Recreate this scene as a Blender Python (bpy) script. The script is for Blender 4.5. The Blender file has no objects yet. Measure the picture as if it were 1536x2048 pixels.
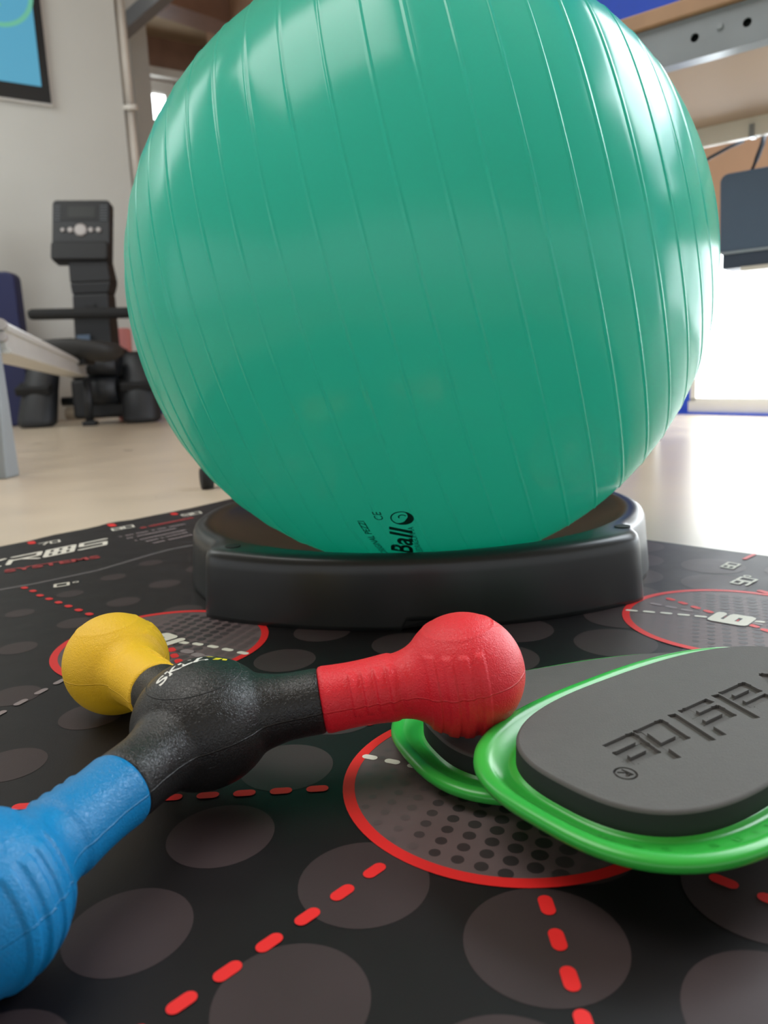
import bpy, bmesh, math, random
from mathutils import Vector, Matrix
random.seed(7)
S = 0.2                       # metres per layout unit (one unit = the camera's height above the mat)
PI = math.pi
sc = bpy.context.scene
COL = sc.collection

# ---------------------------------------------------------------- camera
pitch, roll = 0.17875464, -0.04571803
Rt = Vector((1, 0, 0)); Fw = Vector((0, math.cos(pitch), -math.sin(pitch))); Up = Rt.cross(Fw)
R2 = math.cos(roll) * Rt + math.sin(roll) * Up
U2 = -math.sin(roll) * Rt + math.cos(roll) * Up
cd = bpy.data.cameras.new('camera')
cd.sensor_fit = 'VERTICAL'; cd.sensor_height = 36.0; cd.sensor_width = 27.0
cd.lens = 1539 / 2048 * 36.0
cd.clip_start = 0.01; cd.clip_end = 60
cam = bpy.data.objects.new('camera', cd); COL.objects.link(cam)
m = Matrix((R2, U2, -Fw)).transposed().to_4x4(); m.translation = Vector((0, 0, S))
cam.matrix_world = m
cd.dof.use_dof = True; cd.dof.focus_distance = 0.43; cd.dof.aperture_fstop = 11.0
sc.camera = cam
sc.view_settings.view_transform = 'Standard'; sc.view_settings.look = 'None'
sc.view_settings.exposure = 0.3; sc.view_settings.gamma = 1.0
sc.view_settings.use_curve_mapping = False

# ---------------------------------------------------------------- world and lights
w = bpy.data.worlds.new('world'); sc.world = w; w.use_nodes = True
bg = w.node_tree.nodes['Background']
bg.inputs['Color'].default_value = (0.93, 0.96, 1.0, 1); bg.inputs['Strength'].default_value = 1.0

def area(name, loc, target, sx, sy, power, color):
    l = bpy.data.lights.new(name, 'AREA'); l.shape = 'RECTANGLE'; l.size = sx; l.size_y = sy
    l.energy = power; l.color = color
    o = bpy.data.objects.new(name, l); COL.objects.link(o)
    o.location = loc
    d = Vector(target) - Vector(loc); o.rotation_euler = d.to_track_quat('-Z', 'Y').to_euler()
    return o
# daylight entering through the windows of the right wall
area('window_daylight', (1.62, 1.35, 1.35), (0.0, 0.75, 0.0), 1.5, 1.0, 24, (0.84, 0.93, 1.0))
area('fill_left', (-3.3, 3.3, 3.15), (-2.2, 4.9, 0.8), 2.8, 2.6, 84, (0.95, 1.0, 1.0))  # added unseen lamp that brightens the grey wall and left background
# ceiling light over the exercise area
area('ceiling_daylight', (-0.9, 0.6, 2.7), (-0.1, 0.6, 0.0), 1.6, 1.6, 34, (1.0, 0.99, 0.96))

# ---------------------------------------------------------------- materials
def sh(v):                    # srgb 0..255 to linear
    v /= 255.0
    return v / 12.92 if v <= 0.04045 else ((v + 0.055) / 1.055) ** 2.4
def rgb(r, g, b): return (sh(r), sh(g), sh(b), 1)

def mat(name, color, rough=0.5, metal=0.0, spec=0.5, bump=None, var=0.0, vscale=20.0, coat=0.0, sss=0.0, emit=None, wear=None):
    """bump = (scale, strength, distance, kind)"""
    m = bpy.data.materials.new(name); m.use_nodes = True
    nt = m.node_tree; N = nt.nodes; L = nt.links; b = N['Principled BSDF']
    b.inputs['Base Color'].default_value = color
    b.inputs['Roughness'].default_value = rough; b.inputs['Metallic'].default_value = metal
    b.inputs['Specular IOR Level'].default_value = spec
    b.inputs['Coat Weight'].default_value = coat; b.inputs['Coat Roughness'].default_value = 0.12
    if sss:
        b.inputs['Subsurface Weight'].default_value = sss
        b.inputs['Subsurface Radius'].default_value = (0.01, 0.03, 0.02)
    tc = N.new('ShaderNodeTexCoord')
    if var:
        nz = N.new('ShaderNodeTexNoise'); nz.inputs['Scale'].default_value = vscale; nz.inputs['Detail'].default_value = 5
        L.new(tc.outputs['Object'], nz.inputs['Vector'])
        mr = N.new('ShaderNodeMapRange'); mr.inputs['From Min'].default_value = 0.3; mr.inputs['From Max'].default_value = 0.7
        mr.inputs['To Min'].default_value = 1 - var; mr.inputs['To Max'].default_value = 1 + var
        L.new(nz.outputs['Fac'], mr.inputs['Value'])
        mx = N.new('ShaderNodeVectorMath'); mx.operation = 'SCALE'
        mx.inputs[0].default_value = color[:3]; L.new(mr.outputs['Result'], mx.inputs['Scale'])
        L.new(mx.outputs['Vector'], b.inputs['Base Color'])
        rr = N.new('ShaderNodeMapRange'); rr.inputs['To Min'].default_value = max(0, rough - 0.06); rr.inputs['To Max'].default_value = rough + 0.06
        L.new(nz.outputs['Fac'], rr.inputs['Value']); L.new(rr.outputs['Result'], b.inputs['Roughness'])
    if bump:
        scale, strength, dist, kind = bump
        if kind == 'voronoi':
            t = N.new('ShaderNodeTexVoronoi'); t.feature = 'SMOOTH_F1'; out = t.outputs['Distance']
        else:
            t = N.new('ShaderNodeTexNoise'); t.inputs['Detail'].default_value = 3; out = t.outputs['Fac']
        t.inputs['Scale'].default_value = scale
        L.new(tc.outputs['Object'], t.inputs['Vector'])
        bp = N.new('ShaderNodeBump'); bp.inputs['Strength'].default_value = strength; bp.inputs['Distance'].default_value = dist
        L.new(out, bp.inputs['Height']); L.new(bp.outputs['Normal'], b.inputs['Normal'])
    if emit:
        b.inputs['Emission Color'].default_value = emit[0]; b.inputs['Emission Strength'].default_value = emit[1]
    return m

def leather(name, color, rough, grain=0.65):
    """soft moulded rubber: fine leathery grain, plus the moulding seam around its middle plane (object z = 0)"""
    m = mat(name, color, rough, spec=0.5)
    nt = m.node_tree; N = nt.nodes; L = nt.links; b = N['Principled BSDF']
    tc = N.new('ShaderNodeTexCoord')
    n1 = N.new('ShaderNodeTexNoise'); n1.inputs['Scale'].default_value = 760; n1.inputs['Detail'].default_value = 1.5; n1.inputs['Distortion'].default_value = 1.6
    L.new(tc.outputs['Object'], n1.inputs['Vector'])
    sp = N.new('ShaderNodeSeparateXYZ'); L.new(tc.outputs['Object'], sp.inputs['Vector'])
    nw = N.new('ShaderNodeTexNoise'); nw.inputs['Scale'].default_value = 60; L.new(tc.outputs['Object'], nw.inputs['Vector'])
    wob = N.new('ShaderNodeMath'); wob.operation = 'MULTIPLY_ADD'; wob.inputs[1].default_value = 0.0016; wob.inputs[2].default_value = -0.0008
    L.new(nw.outputs['Fac'], wob.inputs[0])
    zz = N.new('ShaderNodeMath'); zz.operation = 'ADD'; L.new(sp.outputs['Z'], zz.inputs[0]); L.new(wob.outputs[0], zz.inputs[1])
    ab = N.new('ShaderNodeMath'); ab.operation = 'ABSOLUTE'; L.new(zz.outputs[0], ab.inputs[0])
    mr = N.new('ShaderNodeMapRange'); mr.inputs['From Min'].default_value = 0.0; mr.inputs['From Max'].default_value = 0.00045
    mr.inputs['To Min'].default_value = 1.0; mr.inputs['To Max'].default_value = 0.0
    L.new(ab.outputs[0], mr.inputs['Value'])
    bp = N.new('ShaderNodeBump'); bp.inputs['Strength'].default_value = grain; bp.inputs['Distance'].default_value = 0.0006
    L.new(n1.outputs['Fac'], bp.inputs['Height'])
    b2 = N.new('ShaderNodeBump'); b2.inputs['Strength'].default_value = 0.7; b2.inputs['Distance'].default_value = 0.0005
    L.new(mr.outputs['Result'], b2.inputs['Height']); L.new(bp.outputs['Normal'], b2.inputs['Normal'])
    L.new(b2.outputs['Normal'], b.inputs['Normal'])
    return m

M = dict(
    floor=mat('beige_linoleum', rgb(205, 190, 168), 0.30, spec=0.5, var=0.05, vscale=6, bump=(25, 0.03, 0.002, 'noise')),
    wall=mat('pale_grey_paint', rgb(207, 209, 204), 0.7, var=0.02, vscale=3),
    wall_blue=mat('blue_paint', rgb(40, 80, 200), 0.6, var=0.03),
    wall_tan=mat('tan_board', rgb(176, 140, 112), 0.6, var=0.05, vscale=5),
    white_paint=mat('white_gloss_paint', rgb(225, 222, 214), 0.4, var=0.02),
    brown=mat('brown_timber', rgb(150, 118, 100), 0.6, var=0.12, vscale=8),
    plank=mat('tan_ceiling_board', rgb(176, 156, 128), 0.7, var=0.10, vscale=4),
    ceiling=mat('ceiling_paint', rgb(190, 180, 165), 0.8, var=0.03),
    daylight=mat('bright_window_glass', rgb(255, 255, 255), 0.2, emit=((0.88, 0.95, 1.0, 1), 6.0)),
    mat_black=mat('black_mat_print', rgb(19, 16, 18), 0.46, spec=0.28, var=0.06, vscale=30, bump=(900, 0.15, 0.0003, 'noise')),
    mat_grey=mat('dark_grey_mat_print', rgb(58, 48, 49), 0.46, spec=0.28, var=0.05, vscale=30, bump=(900, 0.15, 0.0003, 'noise')),
    ring_grey=mat('mid_grey_mat_print', rgb(100, 86, 87), 0.46, spec=0.35, var=0.12, vscale=14, bump=(900, 0.15, 0.0003, 'noise')),
    dot_a=mat('small_dot_dark', rgb(48, 42, 44), 0.45), dot_b=mat('small_dot_mid', rgb(64, 56, 58), 0.45), dot_c=mat('small_dot_faint', rgb(88, 77, 78), 0.45),
    red_print=mat('red_mat_print', rgb(224, 38, 38), 0.45, spec=0.4), white_print=mat('white_mat_print', rgb(222, 218, 206), 0.5),
    grey_print=mat('pale_grey_mat_print', rgb(140, 128, 130), 0.5),
    line_print=mat('thin_line_mat_print', rgb(90, 86, 88), 0.5),
    red_dim=mat('muted_red_mat_print', rgb(165, 50, 52), 0.5),
    base=mat('black_base_plastic', rgb(33, 37, 38), 0.33, spec=0.5, var=0.05, vscale=9, bump=(300, 0.03, 0.0005, 'noise')),
    ball=mat('green_vinyl', rgb(76, 200, 182), 0.2, spec=0.5, var=0.035, vscale=9, sss=0.0),
    ball_print=mat('dark_green_print', rgb(12, 58, 48), 0.4),
    slider=mat('green_plastic', rgb(52, 176, 66), 0.3, spec=0.5, var=0.04, vscale=15, sss=0.15),
    foam=mat('charcoal_foam', rgb(90, 89, 87), 0.75, spec=0.3, var=0.05, vscale=120, bump=(1600, 0.35, 0.0004, 'noise')),
    foam_side=mat('charcoal_foam_edge', rgb(44, 48, 47), 0.8, spec=0.25, bump=(900, 0.15, 0.0003, 'noise')),
    red=leather('red_rubber', rgb(228, 34, 48), 0.42), yellow=leather('yellow_rubber', rgb(252, 202, 36), 0.48),
    blue=leather('blue_rubber', rgb(6, 128, 190), 0.36), black=leather('black_rubber', rgb(30, 31, 31), 0.36),
    logo_white=mat('white_ink', rgb(235, 235, 228), 0.5), logo_yellow=mat('yellow_ink', rgb(226, 214, 40), 0.5),
    groove=mat('dark_groove', rgb(20, 18, 18), 0.6),
    plastic=mat('black_plastic', rgb(25, 28, 32), 0.5, var=0.04), plastic_dark=mat('near_black_plastic', rgb(14, 17, 21), 0.55),
    rubber=mat('black_foam_grip', rgb(24, 25, 26), 0.8),
    seat=mat('dark_seat_vinyl', rgb(36, 36, 35), 0.6),
    alu=mat('brushed_aluminium', rgb(208, 207, 202), 0.4, metal=0.4, var=0.04, vscale=12),
    grey_steel=mat('grey_painted_steel', rgb(140, 147, 152), 0.4, metal=0.1, var=0.03),
    steel=mat('bright_steel', rgb(150, 158, 163), 0.32, metal=0.6, var=0.04, vscale=10),
    silver=mat('silver_button', rgb(165, 160, 158), 0.45, metal=0.3),
    lcd=mat('dark_lcd', rgb(30, 33, 32), 0.5), dim_print=mat('grey_print', rgb(92, 98, 104), 0.6),
    navy=mat('navy_vinyl', rgb(16, 25, 74), 0.5, var=0.03), pink=mat('salmon_foam', rgb(205, 130, 125), 0.7),
    beige_plastic=mat('beige_plastic', rgb(190, 175, 155), 0.5),
    screen=mat('lit_blue_screen', rgb(40, 90, 110), 0.12, emit=(rgb(84, 152, 180), 0.75)),
    screen_green=mat('lit_green_ring', rgb(60, 110, 90), 0.12, emit=(rgb(96, 165, 140), 0.8)),
    bezel=mat('black_glass_bezel', rgb(40, 44, 47), 0.15),
    slate=mat('slate_plastic', rgb(84, 104, 128), 0.5, var=0.02), slate_dark=mat('dark_slate_plastic', rgb(62, 74, 94), 0.5),  # slate is lightened and blued to carry backlit haze on the control box
    cable=mat('black_cable', rgb(44, 50, 60), 0.5),
    board=mat('tabletop_underside', rgb(165, 146, 128), 0.6, var=0.04, vscale=6),
    board_edge=mat('tabletop_edge', rgb(165, 130, 100), 0.5, var=0.08, vscale=20),
)

def translucent(m, col, fac):
    nt = m.node_tree; N = nt.nodes; L = nt.links; b = N['Principled BSDF']; out = N['Material Output']
    t = N.new('ShaderNodeBsdfTranslucent'); t.inputs['Color'].default_value = col
    mx = N.new('ShaderNodeMixShader'); mx.inputs['Fac'].default_value = fac
    L.new(b.outputs['BSDF'], mx.inputs[1]); L.new(t.outputs['BSDF'], mx.inputs[2]); L.new(mx.outputs['Shader'], out.inputs['Surface'])
translucent(M['ball'], rgb(84, 236, 212), 0.42)

# ---------------------------------------------------------------- mesh builder (layout units)
class MB:
    def __init__(s): s.v, s.f, s.mi, s.sm = [], [], [], []
    def add(s, vs, fs, mi=0, sm=False):
        o = len(s.v); s.v += [Vector(p) for p in vs]
        for f in fs: s.f.append([i + o for i in f]); s.mi.append(mi); s.sm.append(sm)
        return s
    def box(s, c, d, rot=None, mi=0):
        """c centre, d full sizes, rot 3x3"""
        r = rot or Matrix.Identity(3); c = Vector(c)
        vs = [c + r @ Vector((x * d[0] / 2, y * d[1] / 2, z * d[2] / 2)) for z in (-1, 1) for y in (-1, 1) for x in (-1, 1)]
        return s.add(vs, [(0, 2, 3, 1), (4, 5, 7, 6), (0, 1, 5, 4), (2, 6, 7, 3), (0, 4, 6, 2), (1, 3, 7, 5)], mi)
    def loft(s, rings, mi=0, sm=True, cap=(True, True), closed=True):
        n = len(rings[0]); vs = [p for r in rings for p in r]; fs = []
        for i in range(len(rings) - 1):
            for j in range(n if closed else n - 1):
                k = (j + 1) % n
                fs.append((i * n + j, i * n + k, (i + 1) * n + k, (i + 1) * n + j))
        o = len(s.v); s.add(vs, fs, mi, sm)
        if cap[0]: s.f.append([o + i for i in reversed(range(n))]); s.mi.append(mi); s.sm.append(False)
        if cap[1]: s.f.append([o + (len(rings) - 1) * n + i for i in range(n)]); s.mi.append(mi); s.sm.append(False)
        return s
    def tube(s, path, r, n=16, mi=0, sm=True):
        path = [Vector(p) for p in path]; rings = []
        for i, p in enumerate(path):
            t = (path[min(i + 1, len(path) - 1)] - path[max(i - 1, 0)]).normalized()
            a = Vector((0, 0, 1)) if abs(t.z) < 0.9 else Vector((1, 0, 0))
            x = t.cross(a).normalized(); y = t.cross(x).normalized()
            rr = r[i] if isinstance(r, (list, tuple)) else r
            rings.append([p + rr * (math.cos(q * 2 * PI / n) * x + math.sin(q * 2 * PI / n) * y) for q in range(n)])
        return s.loft(rings, mi, sm)
    def prism(s, outline, z0, z1, mi=0, fr=None, mside=None):
        """outline 2D extruded from z0 to z1, fr(x, y, z) -> point"""
        fr = fr or (lambda x, y, z: Vector((x, y, z)))
        n = len(outline)
        vs = [fr(x, y, z0) for x, y in outline] + [fr(x, y, z1) for x, y in outline]
        fs = [tuple(range(n, 2 * n))]
        o = len(s.v); s.add(vs, fs, mi)
        s.f.append([o + i for i in reversed(range(n))]); s.mi.append(mi); s.sm.append(False)
        for i in range(n):
            k = (i + 1) % n
            s.f.append([o + i, o + k, o + n + k, o + n + i]); s.mi.append(mi if mside is None else mside); s.sm.append(False)
        return s
    def poly(s, pts, mi=0): return s.add(pts, [tuple(range(len(pts)))], mi)
    def build(s, name, mats, parent=None, bevel=0.0, seg=2, fix=True):
        me = bpy.data.meshes.new(name)
        me.from_pydata([tuple(p * S) for p in s.v], [], s.f)
        for m_ in (mats if isinstance(mats, (list, tuple)) else [mats]): me.materials.append(m_)
        me.polygons.foreach_set('material_index', s.mi); me.polygons.foreach_set('use_smooth', s.sm)
        me.update()
        if fix:
            bm = bmesh.new(); bm.from_mesh(me); bmesh.ops.recalc_face_normals(bm, faces=bm.faces); bm.to_mesh(me); bm.free()
        o = bpy.data.objects.new(name, me); COL.objects.link(o)
        if parent: o.parent = parent
        if bevel:
            b = o.modifiers.new('bevel', 'BEVEL'); b.width = bevel * S; b.segments = seg; b.limit_method = 'ANGLE'; b.angle_limit = math.radians(40)
        return o

def tag(o, label, cat, group=None, kind=None):
    o['label'] = label; o['category'] = cat
    if group: o['group'] = group
    if kind: o['kind'] = kind
    return o
def root(name, loc, label, cat, rot=None, group=None):
    o = bpy.data.objects.new(name, None); COL.objects.link(o); o.empty_display_size = 0.05
    mm = (rot or Matrix.Identity(3)).to_4x4(); mm.translation = Vector(loc) * S
    o.matrix_world = mm
    return tag(o, label, cat, group)
def struct(o, label):
    o['kind'] = 'structure'; o['label'] = label; o['category'] = o.name.split('_')[0]; return o

def circ(cx, cy, r, n=48, a0=0, a1=2 * PI): return [(cx + r * math.cos(a0 + (a1 - a0) * i / n), cy + r * math.sin(a0 + (a1 - a0) * i / n)) for i in range(n)]
def capsule(cx, cy, ang, L, W, n=8):
    h = L / 2 - W / 2; out = []
    for sgn, st in ((1, -PI / 2), (-1, PI / 2)):
        for i in range(n + 1):
            a = st + PI * i / n
            out.append((sgn * h + W / 2 * math.cos(a), W / 2 * math.sin(a)))
    c, s_ = math.cos(ang), math.sin(ang)
    return [(cx + x * c - y * s_, cy + x * s_ + y * c) for x, y in out]
def text_mesh(body, bold=0.0):
    """glyph outlines filled, normalised so the text's box is 0..1 by 0..1"""
    cu = bpy.data.curves.new('glyphs', 'FONT'); cu.body = body; cu.resolution_u = 4; cu.offset = bold
    o = bpy.data.objects.new('glyphs', cu); COL.objects.link(o)
    dg = bpy.context.evaluated_depsgraph_get(); me = bpy.data.meshes.new_from_object(o.evaluated_get(dg))
    vs = [v.co.copy() for v in me.vertices]; fs = [tuple(p.vertices) for p in me.polygons]
    bpy.data.objects.remove(o); bpy.data.curves.remove(cu); bpy.data.meshes.remove(me)
    x0 = min(v.x for v in vs); x1 = max(v.x for v in vs); y0 = min(v.y for v in vs); y1 = max(v.y for v in vs)
    return [((v.x - x0) / (x1 - x0), (v.y - y0) / (y1 - y0)) for v in vs], fs
def put_text(mb, body, O, X, Y, fr, mi=0, bold=0.0):
    uv, fs = text_mesh(body, bold)
    mb.add([fr(O[0] + u * X[0] + v * Y[0], O[1] + u * X[1] + v * Y[1]) for u, v in uv], fs, mi)

# ================================================================ THE ROOM
U = Vector((0.84, 0.5426, 0)).normalized(); V = Vector((U.y, -U.x, 0))     # along the grey wall / out of it towards the room
RU = Matrix((U, Vector((-U.y, U.x, 0)), Vector((0, 0, 1)))).transposed()
MB().box((0, 14, -0.05 - 0.012), (110, 110, 0.1)).build('floor', M['floor']); f_ = bpy.data.objects['floor']; struct(f_, 'beige linoleum floor of the exercise room')
# grey wall on the left, its right edge visible
e0 = Vector((-7.44, 25.63, 0))
c_ = e0 - U * 14
struct(MB().box(c_ + Vector((0, 0, 8)) - V * 0.25, (28, 0.5, 16), RU).build('wall_left', M['wall']), 'pale grey partition wall behind the rowing machine')
# white pipe trim on the end of the partition
mb = MB(); pe = e0 + U * 0.22 - V * 0.2
mb.tube([pe + Vector((0, 0, 6.9)), pe + Vector((0, 0, 9.4))], 0.16).tube([pe + Vector((0.0, 0, 9.45)), pe + Vector((0, 0, 12.6))], 0.16)
mb.tube([pe + V * 0.02 + Vector((-0.12, -0.2, 9.42)), pe + V * 0.02 + Vector((0.3, -0.2, 9.42))], 0.09)
struct(mb.build('trim_1', M['white_paint']), 'white vertical pipe beside the grey wall edge')
mb = MB(); mb.tube([pe + Vector((0, 0, -0.01)), pe + Vector((0, 0, 6.9))], 0.16)
struct(mb.build('trim_2', M['wall_blue']), 'blue lower part of the pipe at the wall edge')
# grey column further back
struct(MB().box((-8.12, 30.3, 7.5), (0.62, 0.5, 15.2), RU).build('column', M['wall']), 'grey square column behind the partition edge')
# white and grey roof beam between partition and column
mb = MB()
p0, p1 = Vector((-8.25, 28.0, 12.35)), Vector((-5.7, 27.6, 13.9))
d_ = (p1 - p0).normalized(); sd = d_.cross(Vector((0, 1, 0))).normalized(); ru = Matrix((d_, Vector((0, 1, 0)), -sd)).transposed()
mb.box((p0 + p1) / 2, ((p1 - p0).length, 0.6, 0.42), ru, 0)
mb.box((p0 + p1) / 2 + Vector((-0.12, 0, 0.36)), ((p1 - p0).length, 0.5, 0.26), ru, 1)
struct(mb.build('beam', [M['grey_steel'], M['white_paint']]), 'grey and white sloping roof beam above the column')
# far wall with small bright windows, timber beam and boards overhead
mb = MB()
fw = Vector((-6, 40.2, 0))
mb.box(fw + Vector((0, 0, 10)), (60, 0.5, 22), RU)
struct(mb.build('wall_back', M['brown']), 'brown timber far wall seen past the partition')
def onfar(x, z, off=0.28): return fw + U * x + Vector((0, 0, z)) + V * off
mb = MB()
for k in range(2):
    for (x, z) in ((-4.45, 15.1), (-4.4, 13.6)):
        pass
mb.box(onfar(-5.1, 12.6), (3.4, 0.08, 3.6), RU, 0)
fr_ = mb.build('window_frame', M['white_paint'])
win = root('window_1', onfar(-5.1, 11.4), 'small bright window with dark sill bars in the far wall', 'window'); win['kind'] = 'structure'
fr_.parent = win; fr_.matrix_parent_inverse = win.matrix_world.inverted()
for z0, z1 in ((12.75, 13.8), (11.1, 12.5)):
    o = MB().box(onfar(-4.75, (z0 + z1) / 2, 0.34), (1.7, 0.06, z1 - z0), RU).build('window_pane', M['daylight'])
    o.parent = win; o.matrix_parent_inverse = win.matrix_world.inverted()
o = MB().box(onfar(-5.1, 12.62, 0.36), (3.4, 0.1, 0.12), RU).build('window_bar', M['plastic']); o.parent = win; o.matrix_parent_inverse = win.matrix_world.inverted()
struct(MB().box(onfar(-2.9, 14.65, 0.5), (7.5, 0.5, 0.35), RU).build('trim_3', M['white_paint']), 'cream rail above the small far window')
struct(MB().box((-3.9, 34.9, 15.5), (14, 1.2, 1.8), Matrix.Rotation(0.79, 3, 'Z')).build('roof_beam', M['brown']), 'dark brown timber roof beam')
struct(MB().box((0, 14, 16.4), (110, 110, 0.3)).build('ceiling', M['plank']), 'tan boarded ceiling')
# right wall: blue above, tan board lower, low glazed strip
P0 = Vector((5.755, 14.56, 0)); W = Vector((0.51, -0.86, 0)).normalized(); WN = Vector((-W.y, W.x, 0)) * -1      # W runs towards the camera, WN into the room
if WN.x > 0: WN = -WN
RW = Matrix((W, Vector((-W.y, W.x, 0)), Vector((0, 0, 1)))).transposed()
def onr(a, z, off=0.0): return P0 + W * a + Vector((0, 0, z)) + WN * off
def rbox(mb, a0, a1, z0, z1, d=0.4, off=-0.2, mi=0): return mb.box(onr((a0 + a1) / 2, (z0 + z1) / 2, off), (a1 - a0, d, z1 - z0), RW, mi)
mb = MB()
rbox(mb, -2.6, 0.1, -0.01, 16.2, mi=0)                   # blue strip left of the low window
rbox(mb, -24, -2.6, -0.01, 16.2, mi=1)
rbox(mb, 0.1, 14, 2.9, 6.3, mi=1)                    # tan board over it
rbox(mb, 0.1, 14, 6.3, 7.4, mi=0)
rbox(mb, 0.1, 2.6, 7.4, 16.2, mi=0)
rbox(mb, 0.1, 14, 12.2, 16.2, mi=0)
rbox(mb, 12.5, 14, -0.01, 12.2, mi=0)
struct(mb.build('wall_right', [M['wall_blue'], M['wall_tan']]), 'blue and tan wall on the window side of the room')
def window(name, a0, a1, z0, z1, label, bars):
    r = root(name, onr((a0 + a1) / 2, z0), label, 'window'); r['kind'] = 'structure'
    def par(o): o.parent = r; o.matrix_parent_inverse = r.matrix_world.inverted(); return o
    par(rbox(MB(), a0, a1, z0, z1, 0.06, -0.3).build('window_pane', M['daylight']))
    f = MB(); t = 0.12
    rbox(f, a0, a0 + t, z0, z1, 0.2, -0.1); rbox(f, a1 - t, a1, z0, z1, 0.2, -0.1); rbox(f, a0, a1, z1 - t, z1, 0.2, -0.1); rbox(f, a0, a1, z0, z0 + t * 0.5, 0.2, -0.1)
    for b in bars: rbox(f, b - t / 2, b + t / 2, z0, z1, 0.2, -0.1)
    par(f.build('window_frame', M['white_paint']))
window('window_2', 0.1, 12.5, 0.22, 2.9, 'long low glazed strip glaring white beside the ball', (6.2,))
window('window_3', 2.6, 12.5, 7.4, 12.2, 'high bright window above the table', (5.9, 9.2))
mb = MB(); rbox(mb, 0.1, 14, 0.02, 0.22, 0.3, -0.1); struct(mb.build('baseboard_right', M['white_paint']), 'white sill strip below the low window')
mb = MB(); rbox(mb, -24, 14, -0.012, 0.03, 0.5, -0.1); struct(mb.build('baseboard_back', M['wall_blue']), 'thin blue floor edging below the low window')

# wall tablet
wl0 = Vector((-7.5, 25.6, 0))
def onl(a, z, off=0.0): return e0 + U * a + Vector((0, 0, z)) + V * off     # a negative to the left
t = root('wall_screen', onl(-3.4, 9.05, 0.1), 'wall-mounted screen with blue display and silver edge on the grey wall', 'screen')
def par_to(o, r): o.parent = r; o.matrix_parent_inverse = r.matrix_world.inverted(); return o
xr = -(Vector((-9.2, 24.5, 0)) - e0).length            # right edge of the screen along the wall
xd = -(Vector((-9.45, 24.35, 0)) - e0).length
par_to(MB().box(onl(xr - 1.65, 11.2, 0.07), (3.3, 0.14, 4.2), RU).build('casing', M['alu'], bevel=0.03), t)
par_to(MB().box(onl(xr - 1.65, 11.2, 0.15), (3.18, 0.04, 4.06), RU).build('bezel', M['bezel']), t)
par_to(MB().box(onl(xd - 1.4, 11.25, 0.18), (2.8, 0.03, 3.32), RU).build('display', M['screen']), t)
mb = MB()
cc = (xd - 0.95, 12.0)
fr = lambda off: (lambda a, z: onl(a, z, off))
n = 64
ro, ri = 1.0, 0.88
pts = [onl(cc[0] + ro * math.cos(2 * PI * i / n), cc[1] + ro * math.sin(2 * PI * i / n), 0.2) for i in range(n)]
pti = [onl(cc[0] + ri * math.cos(2 * PI * i / n), cc[1] + ri * math.sin(2 * PI * i / n), 0.2) for i in range(n)]
mb.add(pts + pti, [(i, (i + 1) % n, n + (i + 1) % n, n + i) for i in range(n)])
mb.add([onl(cc[0] - 0.3, cc[1] + 0.1, 0.2), onl(cc[0] - 0.2, cc[1] + 0.14, 0.2), onl(cc[0] + 0.12, cc[1] - 0.45, 0.2), onl(cc[0] + 0.02, cc[1] - 0.5, 0.2)], [(0, 1, 2, 3)])
par_to(mb.build('dial', M['screen_green']), t)

# ================================================================ TREATMENT TABLE (right)
TA = Vector((0.783, -0.622, 0)); TB = Vector((0.622, 0.783, 0)); RTb = Matrix((TA, TB, Vector((0, 0, 1)))).transposed()
to = Vector((2.44, 7.71, 0))
def tb(a, b, z): return to + TA * a + TB * b + Vector((0, 0, z))
tbl = root('workbench', tb(2.5, 1.3, 0), 'wooden-topped table with holed steel side rail, behind the ball', 'table')
def tp(o): return par_to(o, tbl)
tp(MB().box(tb(2.2, 1.2, 4.0), (6.4, 2.56, 0.14), RTb, 0).build('tabletop', M['board_edge'], bevel=0.015))
# holed side rail: C channel with real holes
def rail(b, z0, z1, name, holes, m_):
    mb = MB(); a0, a1 = -0.95, 5.3
    xs = [a0] + [q for h in holes for q in (h - 0.07, h + 0.07)] + [a1]
    for i in range(0, len(xs), 2):
        mb.box(tb((xs[i] + xs[i + 1]) / 2, b, (z0 + z1) / 2), (xs[i + 1] - xs[i], 0.03, z1 - z0), RTb)
    for h in holes:       # plate round the hole
        r = 0.036; zc = (z0 + z1) / 2; ca = math.atan2((z1 - z0) / 2, 0.07)
        an = sorted([2 * PI * i / 20 for i in range(20)] + [ca, PI - ca, PI + ca, 2 * PI - ca]); n = 24
        for off in (-0.015, 0.015):
            inn = [tb(h + r * math.cos(q), b + off, zc + r * math.sin(q)) for q in an]
            out = []
            for i in range(n):
                c, s_ = math.cos(an[i]), math.sin(an[i])
                k = min(0.07 / max(abs(c), 1e-6), (z1 - z0) / 2 / max(abs(s_), 1e-6))
                out.append(tb(h + k * c, b + off, zc + k * s_))
            mb.add(inn + out, [(i, (i + 1) % n, n + (i + 1) % n, n + i) for i in range(n)])
        ri = [tb(h + r * math.cos(q), b - 0.015, zc + r * math.sin(q)) for q in an]
        rj = [tb(h + r * math.cos(q), b + 0.015, zc + r * math.sin(q)) for q in an]
        mb.add(ri + rj, [(i, (i + 1) % n, n + (i + 1) % n, n + i) for i in range(n)])
    mb.box(tb((a0 + a1) / 2, b + 0.06, z1 + 0.005), (a1 - a0, 0.16, 0.025), RTb)
    mb.box(tb((a0 + a1) / 2, b + 0.06, z0 - 0.005), (a1 - a0, 0.16, 0.025), RTb)
    return mb.build(name, m_, fix=False)
h1 = (Vector((2.91, 7.34, 0)) - to).length; h2 = (Vector((3.24, 7.07, 0)) - to).length; hs = (Vector((3.07, 7.21, 0)) - to).length
tp(rail(0.0, 3.6, 3.91, 'side_rail', (h1, h2, h2 + 0.75, h2 + 1.5), M['steel']))
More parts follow.
